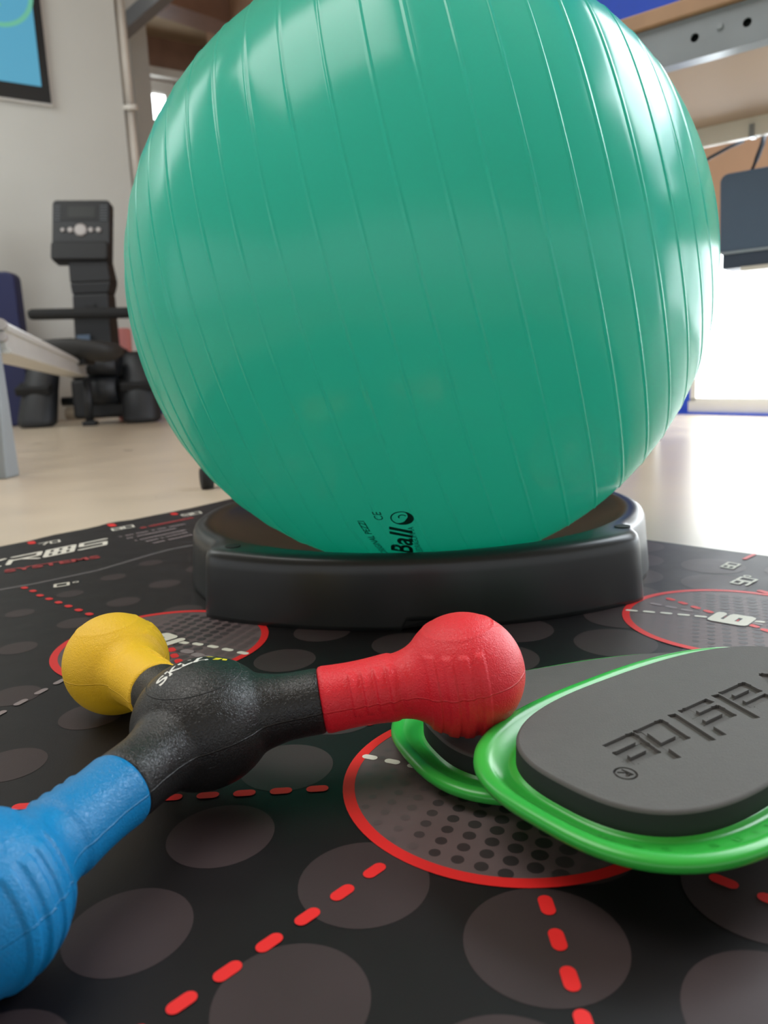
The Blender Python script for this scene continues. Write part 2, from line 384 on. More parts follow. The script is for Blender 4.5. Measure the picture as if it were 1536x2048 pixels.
tp(MB().tube([tb(hs, -0.035, 3.79), tb(hs, -0.01, 3.79)], 0.03).build('screw', M['grey_steel']))
tp(MB().box(tb(2.2, 0.07, 3.76), (6.2, 0.02, 0.28), RTb).build('rail_backing', M['groove']))
tp(MB().box(tb(2.2, 1.27, 3.66), (6.1, 2.34, 0.03), RTb).build('underside_panel', M['board']))
tp(MB().box(tb(2.2, 2.47, 3.56), (6.3, 0.1, 0.24), RTb).build('far_rail', M['white_paint'], bevel=0.01))  # white tone puts the light on this rail into its colour
for a in (4.9,):
    for b in (0.25, 2.3):
        tp(MB().box(tb(a, b, 1.8), (0.22, 0.22, 3.62), RTb).build('leg', M['grey_steel'], bevel=0.02))
for b in (0.25, 2.3):
    tp(MB().box(tb(-0.55, b, 1.8), (0.22, 0.22, 3.62), RTb).build('leg', M['grey_steel'], bevel=0.02))
# control box hanging below, with cables
bx0 = (Vector((4.11, 9.53, 0)) - to).dot(TA); bb = (Vector((4.11, 9.53, 0)) - to).dot(TB)
mb = MB(); rr = 0.09; x0, x1, z0, z1 = bx0, bx0 + 1.5, 2.22, 3.1
outl = [(x0 + rr - rr * math.cos(q * PI / 12), z1 - rr + rr * math.sin(q * PI / 12)) for q in range(7)] + [(x1, z1), (x1, z0), (x0 + 0.02, z0)]
mb.prism(outl, 0.0, 0.5, fr=lambda x, y, z: tb(x, bb + z, y))
hb = tp(mb.build('control_box', M['slate'], bevel=0.015))
tp(MB().box(tb(bx0 + 0.77, bb + 0.24, 2.21), (1.47, 0.5, 0.03), RTb).build('box_seam', M['steel']))
tp(MB().box(tb(bx0 + 0.77, bb + 0.24, 2.115), (1.44, 0.44, 0.17), RTb).build('box_base', M['slate_dark']))
tp(MB().box(tb(bx0 + 0.42, bb + 0.1, 2.01), (0.32, 0.2, 0.05), RTb).build('bracket', M['white_paint']))
tp(MB().box(tb(bx0 + 0.34, 2.46, 3.5), (0.05, 0.13, 0.14), RTb).build('cable_clip', M['steel']))
tp(MB().tube([tb(bx0 + 0.42, bb + 0.2, 3.5), tb(bx0 + 0.41, bb + 0.15, 3.38), tb(bx0 + 0.36, bb + 0.15, 3.24), tb(bx0 + 0.28, bb + 0.2, 3.09)], 0.028).build('cable', M['cable']))
tp(MB().tube([tb(bx0 - 0.35, bb + 0.2, 3.28), tb(bx0 - 0.15, bb + 0.15, 3.35), tb(bx0 + 0.05, bb + 0.15, 3.42), tb(bx0 + 0.2, bb + 0.2, 3.47)], 0.02).build('cable', M['cable']))
# dark tray lying on the tabletop
o = MB().box(tb(1.20, 0.45, 4.135), (1.5, 0.9, 0.10), RTb).build('tray', M['slate_dark'], bevel=0.03)
tag(o, 'dark grey tray lying on the wooden tabletop, top right', 'tray')

# ================================================================ ROWING MACHINE (left)
rw = root('rowing_machine', (-7.4, 20.8, 0), 'black rowing machine with console and aluminium rail by the grey wall', 'rowing machine')
def rp(o): return par_to(o, rw)
tilt = Matrix.Rotation(0.04, 3, 'Y') @ Matrix.Rotation(-0.22, 3, 'X')
mb = MB()
co = Vector((-7.63, 21.3, 5.03)); X = Vector((1, 0.05, 0)).normalized()
def rrect(w_, h_, r, n=6, taper=0.0):
    out = []
    for (sx, sy, a0) in ((1, 1, 0), (-1, 1, PI / 2), (-1, -1, PI), (1, -1, 1.5 * PI)):
        for i in range(n + 1):
            a = a0 + PI / 2 * i / n
            x = sx * (w_ / 2 - r) + r * math.cos(a); y = sy * (h_ / 2 - r) + r * math.sin(a)
            out.append((x * (1 + taper * y / h_), y))
    return out
cf = lambda x, y, z: co + tilt @ Vector((x, -z, y))
mb.prism(rrect(1.52, 1.66, 0.12, taper=0.0), -0.3, 0.0, fr=cf)
cons = rp(mb.build('console', M['plastic'], bevel=0.03))
par_to(MB().prism(rrect(1.40, 0.5, 0.05), 0.0, 0.012, fr=lambda x, y, z: cf(x, y + 0.52, z)).build('console_face', M['plastic_dark']), cons)
par_to(MB().prism(rrect(0.72, 0.3, 0.03), 0.012, 0.02, fr=lambda x, y, z: cf(x + 0.02, y + 0.5, z)).build('lcd', M['lcd']), cons)
mb = MB()
for k in range(6):
    mb.box(cf(-0.62, 0.66 - k * 0.075, 0.016), (0.16, 0.008, 0.022), tilt)
par_to(mb.build('console_print', M['dim_print']), cons)
mb = MB()
for k in range(6): mb.box(cf(0.6, 0.66 - k * 0.075, 0.016), (0.2, 0.008, 0.022), tilt)
par_to(mb.build('console_print', M['dim_print']), cons)
for x, r in ((-0.47, 0.055), (-0.27, 0.075), (0.0, 0.17), (0.27, 0.07), (0.47, 0.07)):
    par_to(MB().tube([cf(x, 0.02, -0.02), cf(x, 0.02, 0.03), cf(x, 0.02, 0.045)], [r, r, r * 0.75], 24).build('button', M['silver']), cons)
mb = MB(); mb.prism(rrect(1.50, 0.5, 0.1), -0.28, 0.12, fr=lambda x, y, z: cf(x, y - 0.56, z)); par_to(mb.build('console_lip', M['plastic_dark'], bevel=0.05), cons)
def frus(mb, z0, x0, w0, d0, z1, x1, w1, d1, y0=21.4, y1=21.4, mi=0):
    r0 = [Vector((x0 + sx * w0 / 2, y0 + sy * d0 / 2, z0)) for sx, sy in ((-1, -1), (1, -1), (1, 1), (-1, 1))]
    r1 = [Vector((x1 + sx * w1 / 2, y1 + sy * d1 / 2, z1)) for sx, sy in ((-1, -1), (1, -1), (1, 1), (-1, 1))]
    return mb.loft([r0, r1], mi, sm=False)
mb = MB(); frus(mb, 0.5, -7.6, 1.0, 0.9, 3.4, -7.5, 0.95, 0.6); frus(mb, 3.4, -7.5, 0.95, 0.6, 3.7, -7.46, 1.08, 0.62); frus(mb, 3.7, -7.46, 1.08, 0.62, 4.4, -7.5, 1.0, 0.5)
rp(mb.build('upright', M['plastic'], bevel=0.04))
rp(MB().box((-7.52, 21.07, 3.05), (0.3, 0.06, 0.2)).build('handle_hook', M['plastic_dark'], bevel=0.02))
rp(MB().box((-7.72, 20.88, 2.13), (0.34, 0.04, 0.42)).build('lever_label', M['slate']))
mb = MB(); mb.tube([(-8.9, 20.5, 2.88), (-8.82, 20.5, 2.885), (-6.35, 20.5, 2.82), (-6.1, 20.5, 2.81)], [0.11, 0.14, 0.14, 0.11], 20)
rp(mb.build('pull_handle', M['rubber']))
# flywheel housing
mb = MB(); frus(mb, 0.15, -7.45, 1.5, 1.6, 1.2, -7.45, 1.5, 1.5, 21.6, 21.6); frus(mb, 1.2, -7.45, 1.5, 1.5, 2.0, -7.5, 1.15, 1.0, 21.6, 21.5)
rp(mb.build('flywheel_housing', M['plastic_dark'], bevel=0.1, seg=3))
mb = MB(); mb.tube([(-7.75, 20.9, 0.9), (-6.9, 20.9, 0.9)], [0.42, 0.42], 24); mb.tube([(-7.7, 20.6, 1.55), (-6.8, 20.6, 1.5)], 0.25, 16)
rp(mb.build('axle', M['plastic']))
rp(MB().tube([(-8.6, 21.2, 0.62), (-6.3, 21.2, 0.62)], 0.12).build('pedal_bar', M['plastic_dark']))
rp(MB().tube([(-8.55, 21.3, 0.3), (-6.4, 21.3, 0.3)], 0.17).build('front_foot_bar', M['beige_plastic']))
rp(MB().tube([(-7.52, 20.15, 0.12), (-7.5, 20.2, 1.2)], 0.11, 12).build('front_strut', M['plastic']))
rp(MB().box((-7.5, 20.1, 0.055), (0.36, 0.22, 0.13)).build('strut_foot', M['plastic_dark'], bevel=0.03))
for x, y in ((-9.05, 20.5), (-6.3, 20.55)):
    mb = MB(); rings = []
    for z, r, dx in ((-0.0, 0.40, 0), (0.08, 0.5, 0), (0.2, 0.51, 0.0), (0.9, 0.47, 0.05), (1.35, 0.44, 0.1), (1.75, 0.4, 0.14), (1.86, 0.3, 0.15)):
        rings.append([Vector((x + dx * (1 if x < -8 else -1) + r * math.cos(q * PI / 16), y + r * 0.8 * math.sin(q * PI / 16) + z * 0.35, z)) for q in range(32)])
    mb.loft(rings); pd = rp(mb.build('foot_pedal', M['plastic']))
    par_to(MB().box((x, y - 0.16 + 0.3, 1.0), (0.9, 0.5, 0.22), Matrix.Rotation(0.35, 3, 'X')).build('foot_strap', M['rubber'], bevel=0.04), pd)
# seat
mb = MB(); rings = []
for z, k in ((1.68, 0.55), (1.72, 0.82), (1.84, 0.97), (2.0, 1.0), (2.08, 0.9), (2.1, 0.6)):
    rings.append([Vector((-6.95 + k * 0.98 * math.copysign(abs(math.cos(q * PI / 20)) ** 0.6, math.cos(q * PI / 20)), 18.4 + k * 0.7 * math.copysign(abs(math.sin(q * PI / 20)) ** 0.7, math.sin(q * PI / 20)),
                        z - 0.14 * max(0, math.cos(q * PI / 20)) * 1)) for q in range(40)])
mb.loft(rings); st = rp(mb.build('seat', M['seat']))
rp(MB().box((-6.95, 18.4, 1.6), (0.5, 0.7, 0.2)).build('seat_carriage', M['plastic_dark'], bevel=0.03))
# rail running to the near rear leg
a_, b_ = Vector((-4.42, 8.95, 1.57)), Vector((-7.75, 20.3, 1.40)); d_ = (b_ - a_).normalized(); sx = d_.cross(Vector((0, 0, 1))).normalized(); uz = sx.cross(d_)
RR = Matrix((sx, d_, uz)).transposed()
mb = MB(); mb.box((a_ + b_) / 2, (0.42, (b_ - a_).length, 0.20), RR); mb.box((a_ + b_) / 2 + uz * 0.13, (0.5, (b_ - a_).length, 0.06), RR); mb.box((a_ + b_) / 2 - uz * 0.13, (0.5, (b_ - a_).length, 0.05), RR)
mb.tube([a_ + uz * 0.17 - sx * 0.19, b_ + uz * 0.17 - sx * 0.19], 0.045, 10).tube([a_ + uz * 0.17 + sx * 0.19, b_ + uz * 0.17 + sx * 0.19], 0.045, 10)
rp(mb.build('slide_rail', M['alu']))
for q in (-1, 1):
    mb = MB()
    mb.tube([a_ + sx * (0.19 * q) - d_ * 0.14 + uz * 0.16, a_ + sx * (0.19 * q) + d_ * 0.03 + uz * 0.16], 0.065, 12)
    mb.tube([a_ + sx * (0.19 * q) - d_ * 0.14 + uz * 0.02, a_ + sx * (0.19 * q) + d_ * 0.03 + uz * 0.02], 0.05, 12)
    rp(mb.build('rail_end_roller', M['silver']))
mb = MB()
mb.loft([[Vector((-4.72, 8.86, -0.01)), Vector((-4.34, 8.86, -0.01)), Vector((-4.34, 9.2, -0.01)), Vector((-4.72, 9.2, -0.01))],
         [Vector((-4.62, 8.74, 1.74)), Vector((-4.2, 8.74, 1.74)), Vector((-4.2, 8.84, 1.74)), Vector((-4.62, 8.84, 1.74))]], sm=False)
rp(mb.build('rear_leg', M['grey_steel'], bevel=0.02))
rp(MB().box((-5.3, 8.8, 0.08), (1.3, 0.3, 0.17)).build('rear_foot', M['plastic'], bevel=0.03))
# navy mat standing by the wall, pink roller
mb = MB(); mb.prism([(x, y) for x, y in [(-0.9, 0), (0.9, 0), (0.9, 4.4)] + [(0.9 - 0.25 + 0.25 * math.cos(q * PI / 12), 4.4 + 0.25 * math.sin(q * PI / 12)) for q in range(1, 7)] + [(-0.9, 4.65)]], 0, 0.45,
         fr=lambda x, y, z: Vector((-10.62 + x, 21.7 + z, y * 0.895)))
tag(mb.build('exercise_mat', M['navy'], bevel=0.05), 'navy blue padded mat standing upright at the left edge behind the rail', 'mat')
mb = MB(); mb.tube([(-7.62 + 0.22, 22.9, 0.0), (-7.62 + 0.2, 22.9, 0.02), (-7.35, 22.9, 2.55), (-7.35, 22.9, 2.6)], [0.2, 0.26, 0.26, 0.22], 24)
tag(mb.build('foam_roller', M['pink']), 'salmon pink roller standing behind the rowing machine', 'cylinder')  # plain cylinder for an unidentified pinkish patch by the wall
# little caster of something parked behind the ball
t = root('caster_stool', (-1.68, 7.3, 0), 'small black caster peeking out left of the ball', 'caster')
t.name = 'trolley_caster'
mb = MB(); mb.tube([(-1.72, 7.25, 0.09), (-1.62, 7.29, 0.09)], 0.10, 24)
par_to(mb.build('wheel', M['rubber']), t)
par_to(MB().box((-1.60, 7.32, 0.19), (0.16, 0.2, 0.16)).build('fork', M['plastic'], bevel=0.02), t)

# ================================================================ PRINTED FLOOR MAT
mt = MB()
edge = [(-3.6, 2.0), (-2.9, 4.0), (-2.51, 4.915), (-2.391, 5.056), (-2.287, 5.244), (-2.143, 5.40), (-2.075, 5.50), (-2.04, 5.60), (-1.97, 5.66), (-1.892, 5.70), (-1.832, 5.78), (-1.704, 5.93),
        (-1.547, 6.12), (-1.40, 6.35), (-1.1, 6.85), (0.3, 5.5), (1.539, 4.207), (1.694, 4.036), (1.934, 3.782), (3.2, 2.45), (4.4, 0.5), (3.0, -1.2), (-2.5, -1.2)]
edge = edge[::-1]
mt.prism(edge, -0.012, 0.0)
nm = ['mat_black', 'mat_grey', 'ring_grey', 'dot_a', 'dot_b', 'dot_c', 'red_print', 'white_print', 'grey_print', 'line_print', 'red_dim']
mi = {k: i for i, k in enumerate(nm)}
def flat(pts, z, k): mt.add([(x, y, z) for x, y in pts], [tuple(range(len(pts)))], mi[k])
LINE = [(-2.35, 3.55), (-1.84, 3.895), (-1.721, 4.004), (-1.592, 4.129), (-1.475, 4.325), (-1.379, 4.493), (-1.301, 4.597), (-1.215, 4.66), (-1.0, 4.75)]
def beyond_line(x, y):
    best = None
    for (x0, y0), (x1, y1) in zip(LINE, LINE[1:]):
        t_ = ((x - x0) * (x1 - x0) + (y - y0) * (y1 - y0)) / ((x1 - x0) ** 2 + (y1 - y0) ** 2); t_ = max(0, min(1, t_))
        dx, dy = x - x0 - t_ * (x1 - x0), y - y0 - t_ * (y1 - y0); q = math.hypot(dx, dy)
        if best is None or q < best[0]: best = (q, (x1 - x0) * dy - (y1 - y0) * dx)
    return best
def inside(x, y):
    c = False; n = len(edge)
    for i in range(n):
        (x0, y0), (x1, y1) = edge[i], edge[i - 1]
        if (y0 > y) != (y1 > y) and x < (x1 - x0) * (y - y0) / (y1 - y0) + x0: c = not c
    return c
# big halftone dots
for m_ in range(-12, 12):
    for n_ in range(-8, 16):
        x = -0.0741 + m_ * 0.32353 + n_ * 0.11345; y = 1.3836 - m_ * 0.18591 + n_ * 0.292
        r = 0.136 + 0.034 * x - 0.008 * (y - 1.2) - 0.02 * max(0, y - 3) * (x > 1)
        r = max(0.045, min(0.147, r))
        if not all(inside(x + 1.15 * r * math.cos(q), y + 1.15 * r * math.sin(q)) for q in (0, .8, 1.6, 2.4, 3.2, 4, 4.8, 5.6)): continue
        q, side = beyond_line(x, y)
        if side > 0 or q < r + 0.03: continue
        flat(circ(x, y, r, 56), 0.0006, 'mat_grey')
# numbered rings
RINGS = [(0.2787, 1.7511), (1.3324, 2.8505), (-0.8891, 2.8834)]
def ringprint(cx, cy):
    flat(circ(cx, cy, 0.400, 96), 0.0010, 'ring_grey')
    for i in range(-14, 15):
        for j in range(-14, 15):
            x = cx - 0.219 + 0.031 + i * 0.0457 + j * 0.0170; y = cy - 0.243 + 0.0 - i * 0.0265 + j * 0.0405
            d = math.hypot(x - cx, y - cy)
            if d > 0.380: continue
            a = ((x - cx) * 0.86 + (y - cy) * 0.5)
            b = ((x - cx) * 0.5 - (y - cy) * 0.86)
            t_ = 0.5 + 0.5 * math.sin(b * 9.0 + a * 7 + 1.2)
            k = 'dot_c' if t_ < 0.33 else ('dot_b' if t_ < 0.62 else 'dot_a')
            r = max(0.0125 if cx < 0 else 0.008, min(0.0192, 0.0180 + 0.025 * (x - cx)))
            flat(circ(x, y, r, 18), 0.0014, k)
    n = 96
    o1 = [(cx + 0.411 * math.cos(2 * PI * i / n), cy + 0.411 * math.sin(2 * PI * i / n), 0.0018) for i in range(n)]
    o2 = [(cx + 0.382 * math.cos(2 * PI * i / n), cy + 0.382 * math.sin(2 * PI * i / n), 0.0018) for i in range(n)]
    mt.add(o1 + o2, [(i, (i + 1) % n, n + (i + 1) % n, n + i) for i in range(n)], mi['red_print'])
for c in RINGS: ringprint(*c)
def dash(x, y, ang, k='red_print', L=0.055, W_=0.028, z=0.0022): flat(capsule(x, y, ang, L, W_), z, k)
for i in range(13): dash(-0.0528 + i * 0.0894 * math.cos(-2.351), 1.4168 + i * 0.0894 * math.sin(-2.351), -2.351)
for i in range(14): dash(0.272, 1.291 - i * 0.0894, -1.565)
for i in range(-26, 4): dash(-0.463 + i * 0.0894, 1.736 + i * 0.0024, 0.027)
for i in range(4): dash(0.85 + i * 0.0894, 1.751, 0)
for i, p in enumerate([(0.56, 1.395), (0.625, 1.335), (0.690, 1.275), (0.755, 1.215), (0.82, 1.155)]): dash(p[0], p[1], -0.75)
for i in range(9):
    t_ = 0.5 + i * 0.0894; x, y = 0.2787 - 0.718 * t_, 1.7511 + 0.696 * t_
    if math.hypot(x + 0.8891, y - 2.8834) > 0.43: dash(x, y, -0.77)
for x, y in ((-0.83, 2.792), (-0.802, 2.725), (-0.771, 2.665), (-0.741, 2.61), (-0.86, 2.86), (-0.89, 2.93)): dash(x, y, -1.1, L=0.05)
for i in range(10):
    x = -1.855 + i * 0.0745; y = 3.8 - i * 0.0705
    if math.hypot(x + 0.8891, y - 2.8834) > 0.43: dash(x, y + (0.02 if i < 2 else 0), -0.75, L=0.05)
for p in ((1.197, 3.135), (1.226, 3.076), (1.253, 3.011), (1.28, 2.953), (1.31, 2.89), (1.34, 2.83), (1.37, 2.76), (1.39, 2.707), (1.42, 2.65)): dash(p[0], p[1], -1.15, L=0.046, W_=0.026)
for p in ((0.991, 3.009), (1.052, 2.982), (1.112, 2.955), (1.17, 2.925), (1.226, 2.896), (1.41, 2.806)): dash(p[0], p[1], -0.47, 'white_print', 0.048, 0.021)
for p in ((1.114, 3.077), (1.159, 3.029), (1.205, 2.981), (1.39, 2.785)): dash(p[0], p[1], -0.8, 'grey_print', 0.05, 0.022)
for p in ((-0.804, 2.867), (-0.742, 2.841), (-0.676, 2.805), (-0.612, 2.764), (-0.547, 2.721)): dash(p[0], p[1], -0.55, 'white_print', 0.052, 0.024)
for p in ((-0.765, 2.765), (-0.715, 2.722), (-0.67, 2.69)): dash(p[0], p[1], -0.6, 'grey_print', 0.06, 0.034)
for p in ((-0.067, 1.889), (-0.008, 1.86), (0.05, 1.83)): dash(p[0], p[1], -0.45, 'white_print', 0.043, 0.022)
for i, p in enumerate([(-1.12, 2.60), (-1.146, 2.522), (-1.176, 2.442), (-1.206, 2.358), (-1.236, 2.275), (-1.266, 2.19)]): dash(p[0], p[1], 1.2, 'grey_print', 0.052, 0.024)
dash(1.616, 3.175, -1.1, L=0.07, W_=0.03); dash(1.838, 3.78, 0.75, L=0.14, W_=0.022)
dash(-2.335, 4.985, -1.0, L=0.1, W_=0.045); dash(-1.98, 5.50, -1.0, L=0.13, W_=0.05); dash(-1.62, 5.86, -1.0, L=0.1, W_=0.045)
# thin grey line bounding the logo band
for (x0, y0), (x1, y1) in zip(LINE, LINE[1:]):
    d_ = math.hypot(x1 - x0, y1 - y0); nx, ny = -(y1 - y0) / d_ * 0.016, (x1 - x0) / d_ * 0.016
    flat([(x0 - nx, y0 - ny), (x1 - nx, y1 - ny), (x1 + nx, y1 + ny), (x0 + nx, y0 + ny)], 0.0012, 'line_print')
def small_ring(cx, cy, r, w_, k, z=0.003):
    n = 20
    o1 = [(cx + r * math.cos(2 * PI * i / n), cy + r * math.sin(2 * PI * i / n), z) for i in range(n)]
    o2 = [(cx + (r - w_) * math.cos(2 * PI * i / n), cy + (r - w_) * math.sin(2 * PI * i / n), z) for i in range(n)]
    mt.add(o1 + o2, [(i, (i + 1) % n, n + (i + 1) % n, n + i) for i in range(n)], mi[k])
T3 = lambda z: (lambda x, y: (x, y, z))
def mtext(body, O, X, Y, k='white_print', z=0.003, bold=0.03): put_text(mt, body, O, X, Y, T3(z), mi[k], bold)
DIG = {'6': [(1, 1, 0, 1), (0, 1, 0, 0), (0, 0, 1, 0), (1, 0, 1, .52), (1, .52, 0, .52)], '9': [(0, 0, 1, 0), (1, 0, 1, 1), (1, 1, 0, 1), (0, 1, 0, .48), (0, .48, 1, .48)],
       '0': [(0, 0, 1, 0), (1, 0, 1, 1), (1, 1, 0, 1), (0, 1, 0, 0)], '8': [(0, 0, 1, 0), (1, 0, 1, 1), (1, 1, 0, 1), (0, 1, 0, 0), (0, .5, 1, .5)],
       '7': [(0, 1, 1, 1), (1, 1, .4, 0)], '2': [(0, 1, 1, 1), (1, 1, 1, .5), (1, .5, 0, .5), (0, .5, 0, 0), (0, 0, 1, 0)]}
def digits(body, O, X, Y, w_, k='white_print', z=0.003):
    n = len(body)
    for i, ch in enumerate(body):
        f = 1.0 / (n + 0.3 * (n - 1)); o = i * 1.3 * f
        strokes([(o + a * f, b, o + c * f, d) for a, b, c, d in DIG[ch]], O, X, Y, w_, k, z)
# logo lettering in squared strokes: K R O S, then SYSTEMS
def strokes(segs, O, X, Y, w_, k, z=0.003):
    for (u0, v0, u1, v1) in segs:
        du, dv = u1 - u0, v1 - v0
        P = lambda u, v: (O[0] + u * X[0] + v * Y[0], O[1] + u * X[1] + v * Y[1])
        a, b = P(u0, v0), P(u1, v1)
        flat(capsule((a[0] + b[0]) / 2, (a[1] + b[1]) / 2, math.atan2(b[1] - a[1], b[0] - a[0]), math.hypot(b[0] - a[0], b[1] - a[1]) + w_, w_, 4), z, k); z += 0.00002
bx, by = 0.130, 0.140
for i, segs in enumerate([[(0.1, 0, 0.1, 1), (0.1, .5, .9, 1), (0.1, .5, .9, 0)], [(0, 0, 0, .6), (0, .5, .9, .5), (.9, .5, .9, 1), (.9, 1, 0, 1), (.4, .45, .95, 0)],
                          [(0, 0, .9, 0), (0, 1, .9, 1), (0, 0, 0, 1), (.9, 0, .9, 1), (.1, .5, .8, .5), (.3, .1, .3, .9), (.6, .1, .6, .9)], [(0, 0, .9, 0), (.9, 0, .9, .5), (.9, .5, 0, .5), (0, .5, 0, 1), (0, 1, .9, 1)]]):
    strokes(segs, (-2.345 + i * bx * 1.14, 4.205 + i * by * 1.14), (0.125, 0.137), (-0.06, 0.19), 0.03, 'white_print')
mtext('SYSTEMS', (-2.12, 4.165), (0.44, 0.27), (-0.04, 0.07), 'red_dim')

small_ring(-1.618, 3.885, 0.016, 0.007, 'white_print')
digits('70', (-2.23, 4.875), (0.09, 0.09), (-0.035, 0.065), 0.013)
digits('80', (-1.89, 5.27), (0.11, 0.11), (-0.04, 0.08), 0.013)
digits('90', (-1.51, 5.72), (0.11, 0.11), (-0.04, 0.08), 0.013)
digits('0', (-1.69, 3.80), (0.055, 0.03), (-0.022, 0.055), 0.015)
digits('90', (1.59, 3.285), (0.085, 0.08), (-0.045, 0.052), 0.013); small_ring(1.66, 3.425, 0.018, 0.008, 'white_print')
digits('80', (1.655, 3.565), (0.07, 0.075), (-0.035, 0.045), 0.012)
# big outlined numerals in the rings
for body, (cx, cy) in (('6', (1.327, 2.85)), ('2', (-0.895, 2.905))):
    X_ = (0.062, 0.062); Y_ = (-0.08, 0.072)
    O_ = (cx - X_[0] / 2 - Y_[0] / 2, cy - X_[1] / 2 - Y_[1] / 2)
    digits(body, O_, X_, Y_, 0.050, 'dot_a', 0.0026); digits(body, O_, X_, Y_, 0.040, 'white_print', 0.0030)
# rows of tiny illegible print in the logo band
rows = [((-1.76, 5.03), (-1.41, 5.40)), ((-1.69, 4.966), (-1.45, 5.23)), ((-1.609, 4.88), (-1.36, 5.16)), ((-1.542, 4.82), (-1.33, 5.07)), ((-1.474, 4.76), (-1.28, 4.98))]
for (x0, y0), (x1, y1) in rows + [((-1.70, 5.31), (-1.41, 5.64))]:
    kk = 'red_dim' if y0 == 5.31 else 'white_print'
    L_ = math.hypot(x1 - x0, y1 - y0); ux, uy = (x1 - x0) / L_, (y1 - y0) / L_; s_ = 0.0
    while s_ < L_:
        w_ = random.uniform(0.012, 0.022)
        if random.random() > 0.12:
            h_ = 0.045 if kk == 'white_print' else 0.06
            a = (x0 + ux * s_, y0 + uy * s_); b = (a[0] + ux * w_, a[1] + uy * w_)
            flat([a, b, (b[0] - uy * h_ * .7, b[1] + ux * h_ * .7), (a[0] - uy * h_ * .7, a[1] + ux * h_ * .7)], 0.003, kk if kk == 'red_dim' else 'grey_print')
        s_ += w_ + 0.006
tag(mt.build('exercise_floor_mat', [M[k] for k in nm], fix=False), 'black printed floor mat with grey dots, red rings and red dashes', 'mat')

# ================================================================ BALL BASE
bc = Vector((0.17, 4.06, 0)); NA = 360
def Rout(th):                   # footprint: round wall with broader panels at front and back
    r = 1.185
    for c0 in (-PI / 2 - 0.02, PI / 2 - 0.02):
        d = abs((th - c0 + PI) % (2 * PI) - PI)
        hw = 0.86
        bulge = 0.145 * (d / hw) ** 2 - 0.01
        e = 1 / (1 + math.exp((d - hw) / 0.026))
        r += bulge * e if d < hw + 0.3 else 0
    return r
def gap(th): return 0.0
prof = [(0.0, 0.0), (0.0, 0.02), (-0.018, 0.22), (-0.022, 0.255), (-0.032, 0.278), (-0.05, 0.291), (-0.072, 0.295)]
mb = MB(); rings = []
ths = [2 * PI * i / NA for i in range(NA)]
for dr, z in prof:
    ring = []
    for th in ths:
        R = Rout(th) + dr; zz = z
        if z <= 0.02 and abs(th - (2 * PI - PI / 2 + 0.035)) < 0.13: zz = z + 0.04     # small finger notch in the front edge
        ring.append(bc + Vector((R * math.cos(th), R * math.sin(th), zz)))
    rings.append(ring)
for rr_, z in ((1.085, 0.294), (1.07, 0.288), (1.05, 0.272), (1.03, 0.25), (0.9, 0.178), (0.75, 0.118), (0.6, 0.078), (0.4, 0.045), (0.2, 0.03), (0.05, 0.025)):
    rings.append([bc + Vector((rr_ * math.cos(th), rr_ * math.sin(th), z)) for th in ths])
mb.loft(rings)
bs = root('ball_base', bc, 'black plastic ring base cradling the green exercise ball', 'ball base')
par_to(mb.build('tray', M['base']), bs)
for th in (-0.735, -2.36, 0.72, 2.38):
    R = 1.165
    p = bc + Vector((R * math.cos(th), R * math.sin(th), 0.2955))
    par_to(MB().tube([p + Vector((0, 0, -0.004)), p + Vector((0, 0, 0.003))], 0.034, 24).build('socket', M['groove']), bs)

# ================================================================ EXERCISE BALL
bcn = Vector((0.211, 3.862, 1.392)); BR = 1.346
ax = Vector((0.9600, -0.1711, 0.2216)).normalized()
bx_ = ax.cross(Vector((0, 0, 1))).normalized(); by_ = ax.cross(bx_)
lat = []
ribs = [math.radians(0.35 + 6.07 * k) for k in range(-10, 11)]
cur = -PI / 2 + 0.02
prs = []
w1 = 0.0042
for r in ribs:
    prs += [(r - 2.2 * w1, 0), (r - 1.3 * w1, -0.0006), (r - 0.6 * w1, 0.0019), (r, 0.0027), (r + 0.6 * w1, 0.0019), (r + 1.3 * w1, -0.0006), (r + 2.2 * w1, 0)]
    prs += [(r + math.radians(6.07) * q, 0.0) for q in (0.25, 0.5, 0.75)]
lo = [(-PI / 2 + 0.01 + (prs[0][0] + PI / 2 - 0.01) * i / 12, 0) for i in range(12)]
hi = [(prs[-1][0] + (PI / 2 - 0.01 - prs[-1][0]) * (i + 1) / 12, 0) for i in range(12)]
prs = lo + prs + hi
NS = 220
mb = MB(); rings = []
for la, h in prs:
    R = BR + h
    rings.append([bcn + ax * (R * math.sin(la)) + (bx_ * math.cos(2 * PI * j / NS) + by_ * math.sin(2 * PI * j / NS)) * (R * math.cos(la)) for j in range(NS)])
mb.loft(rings)
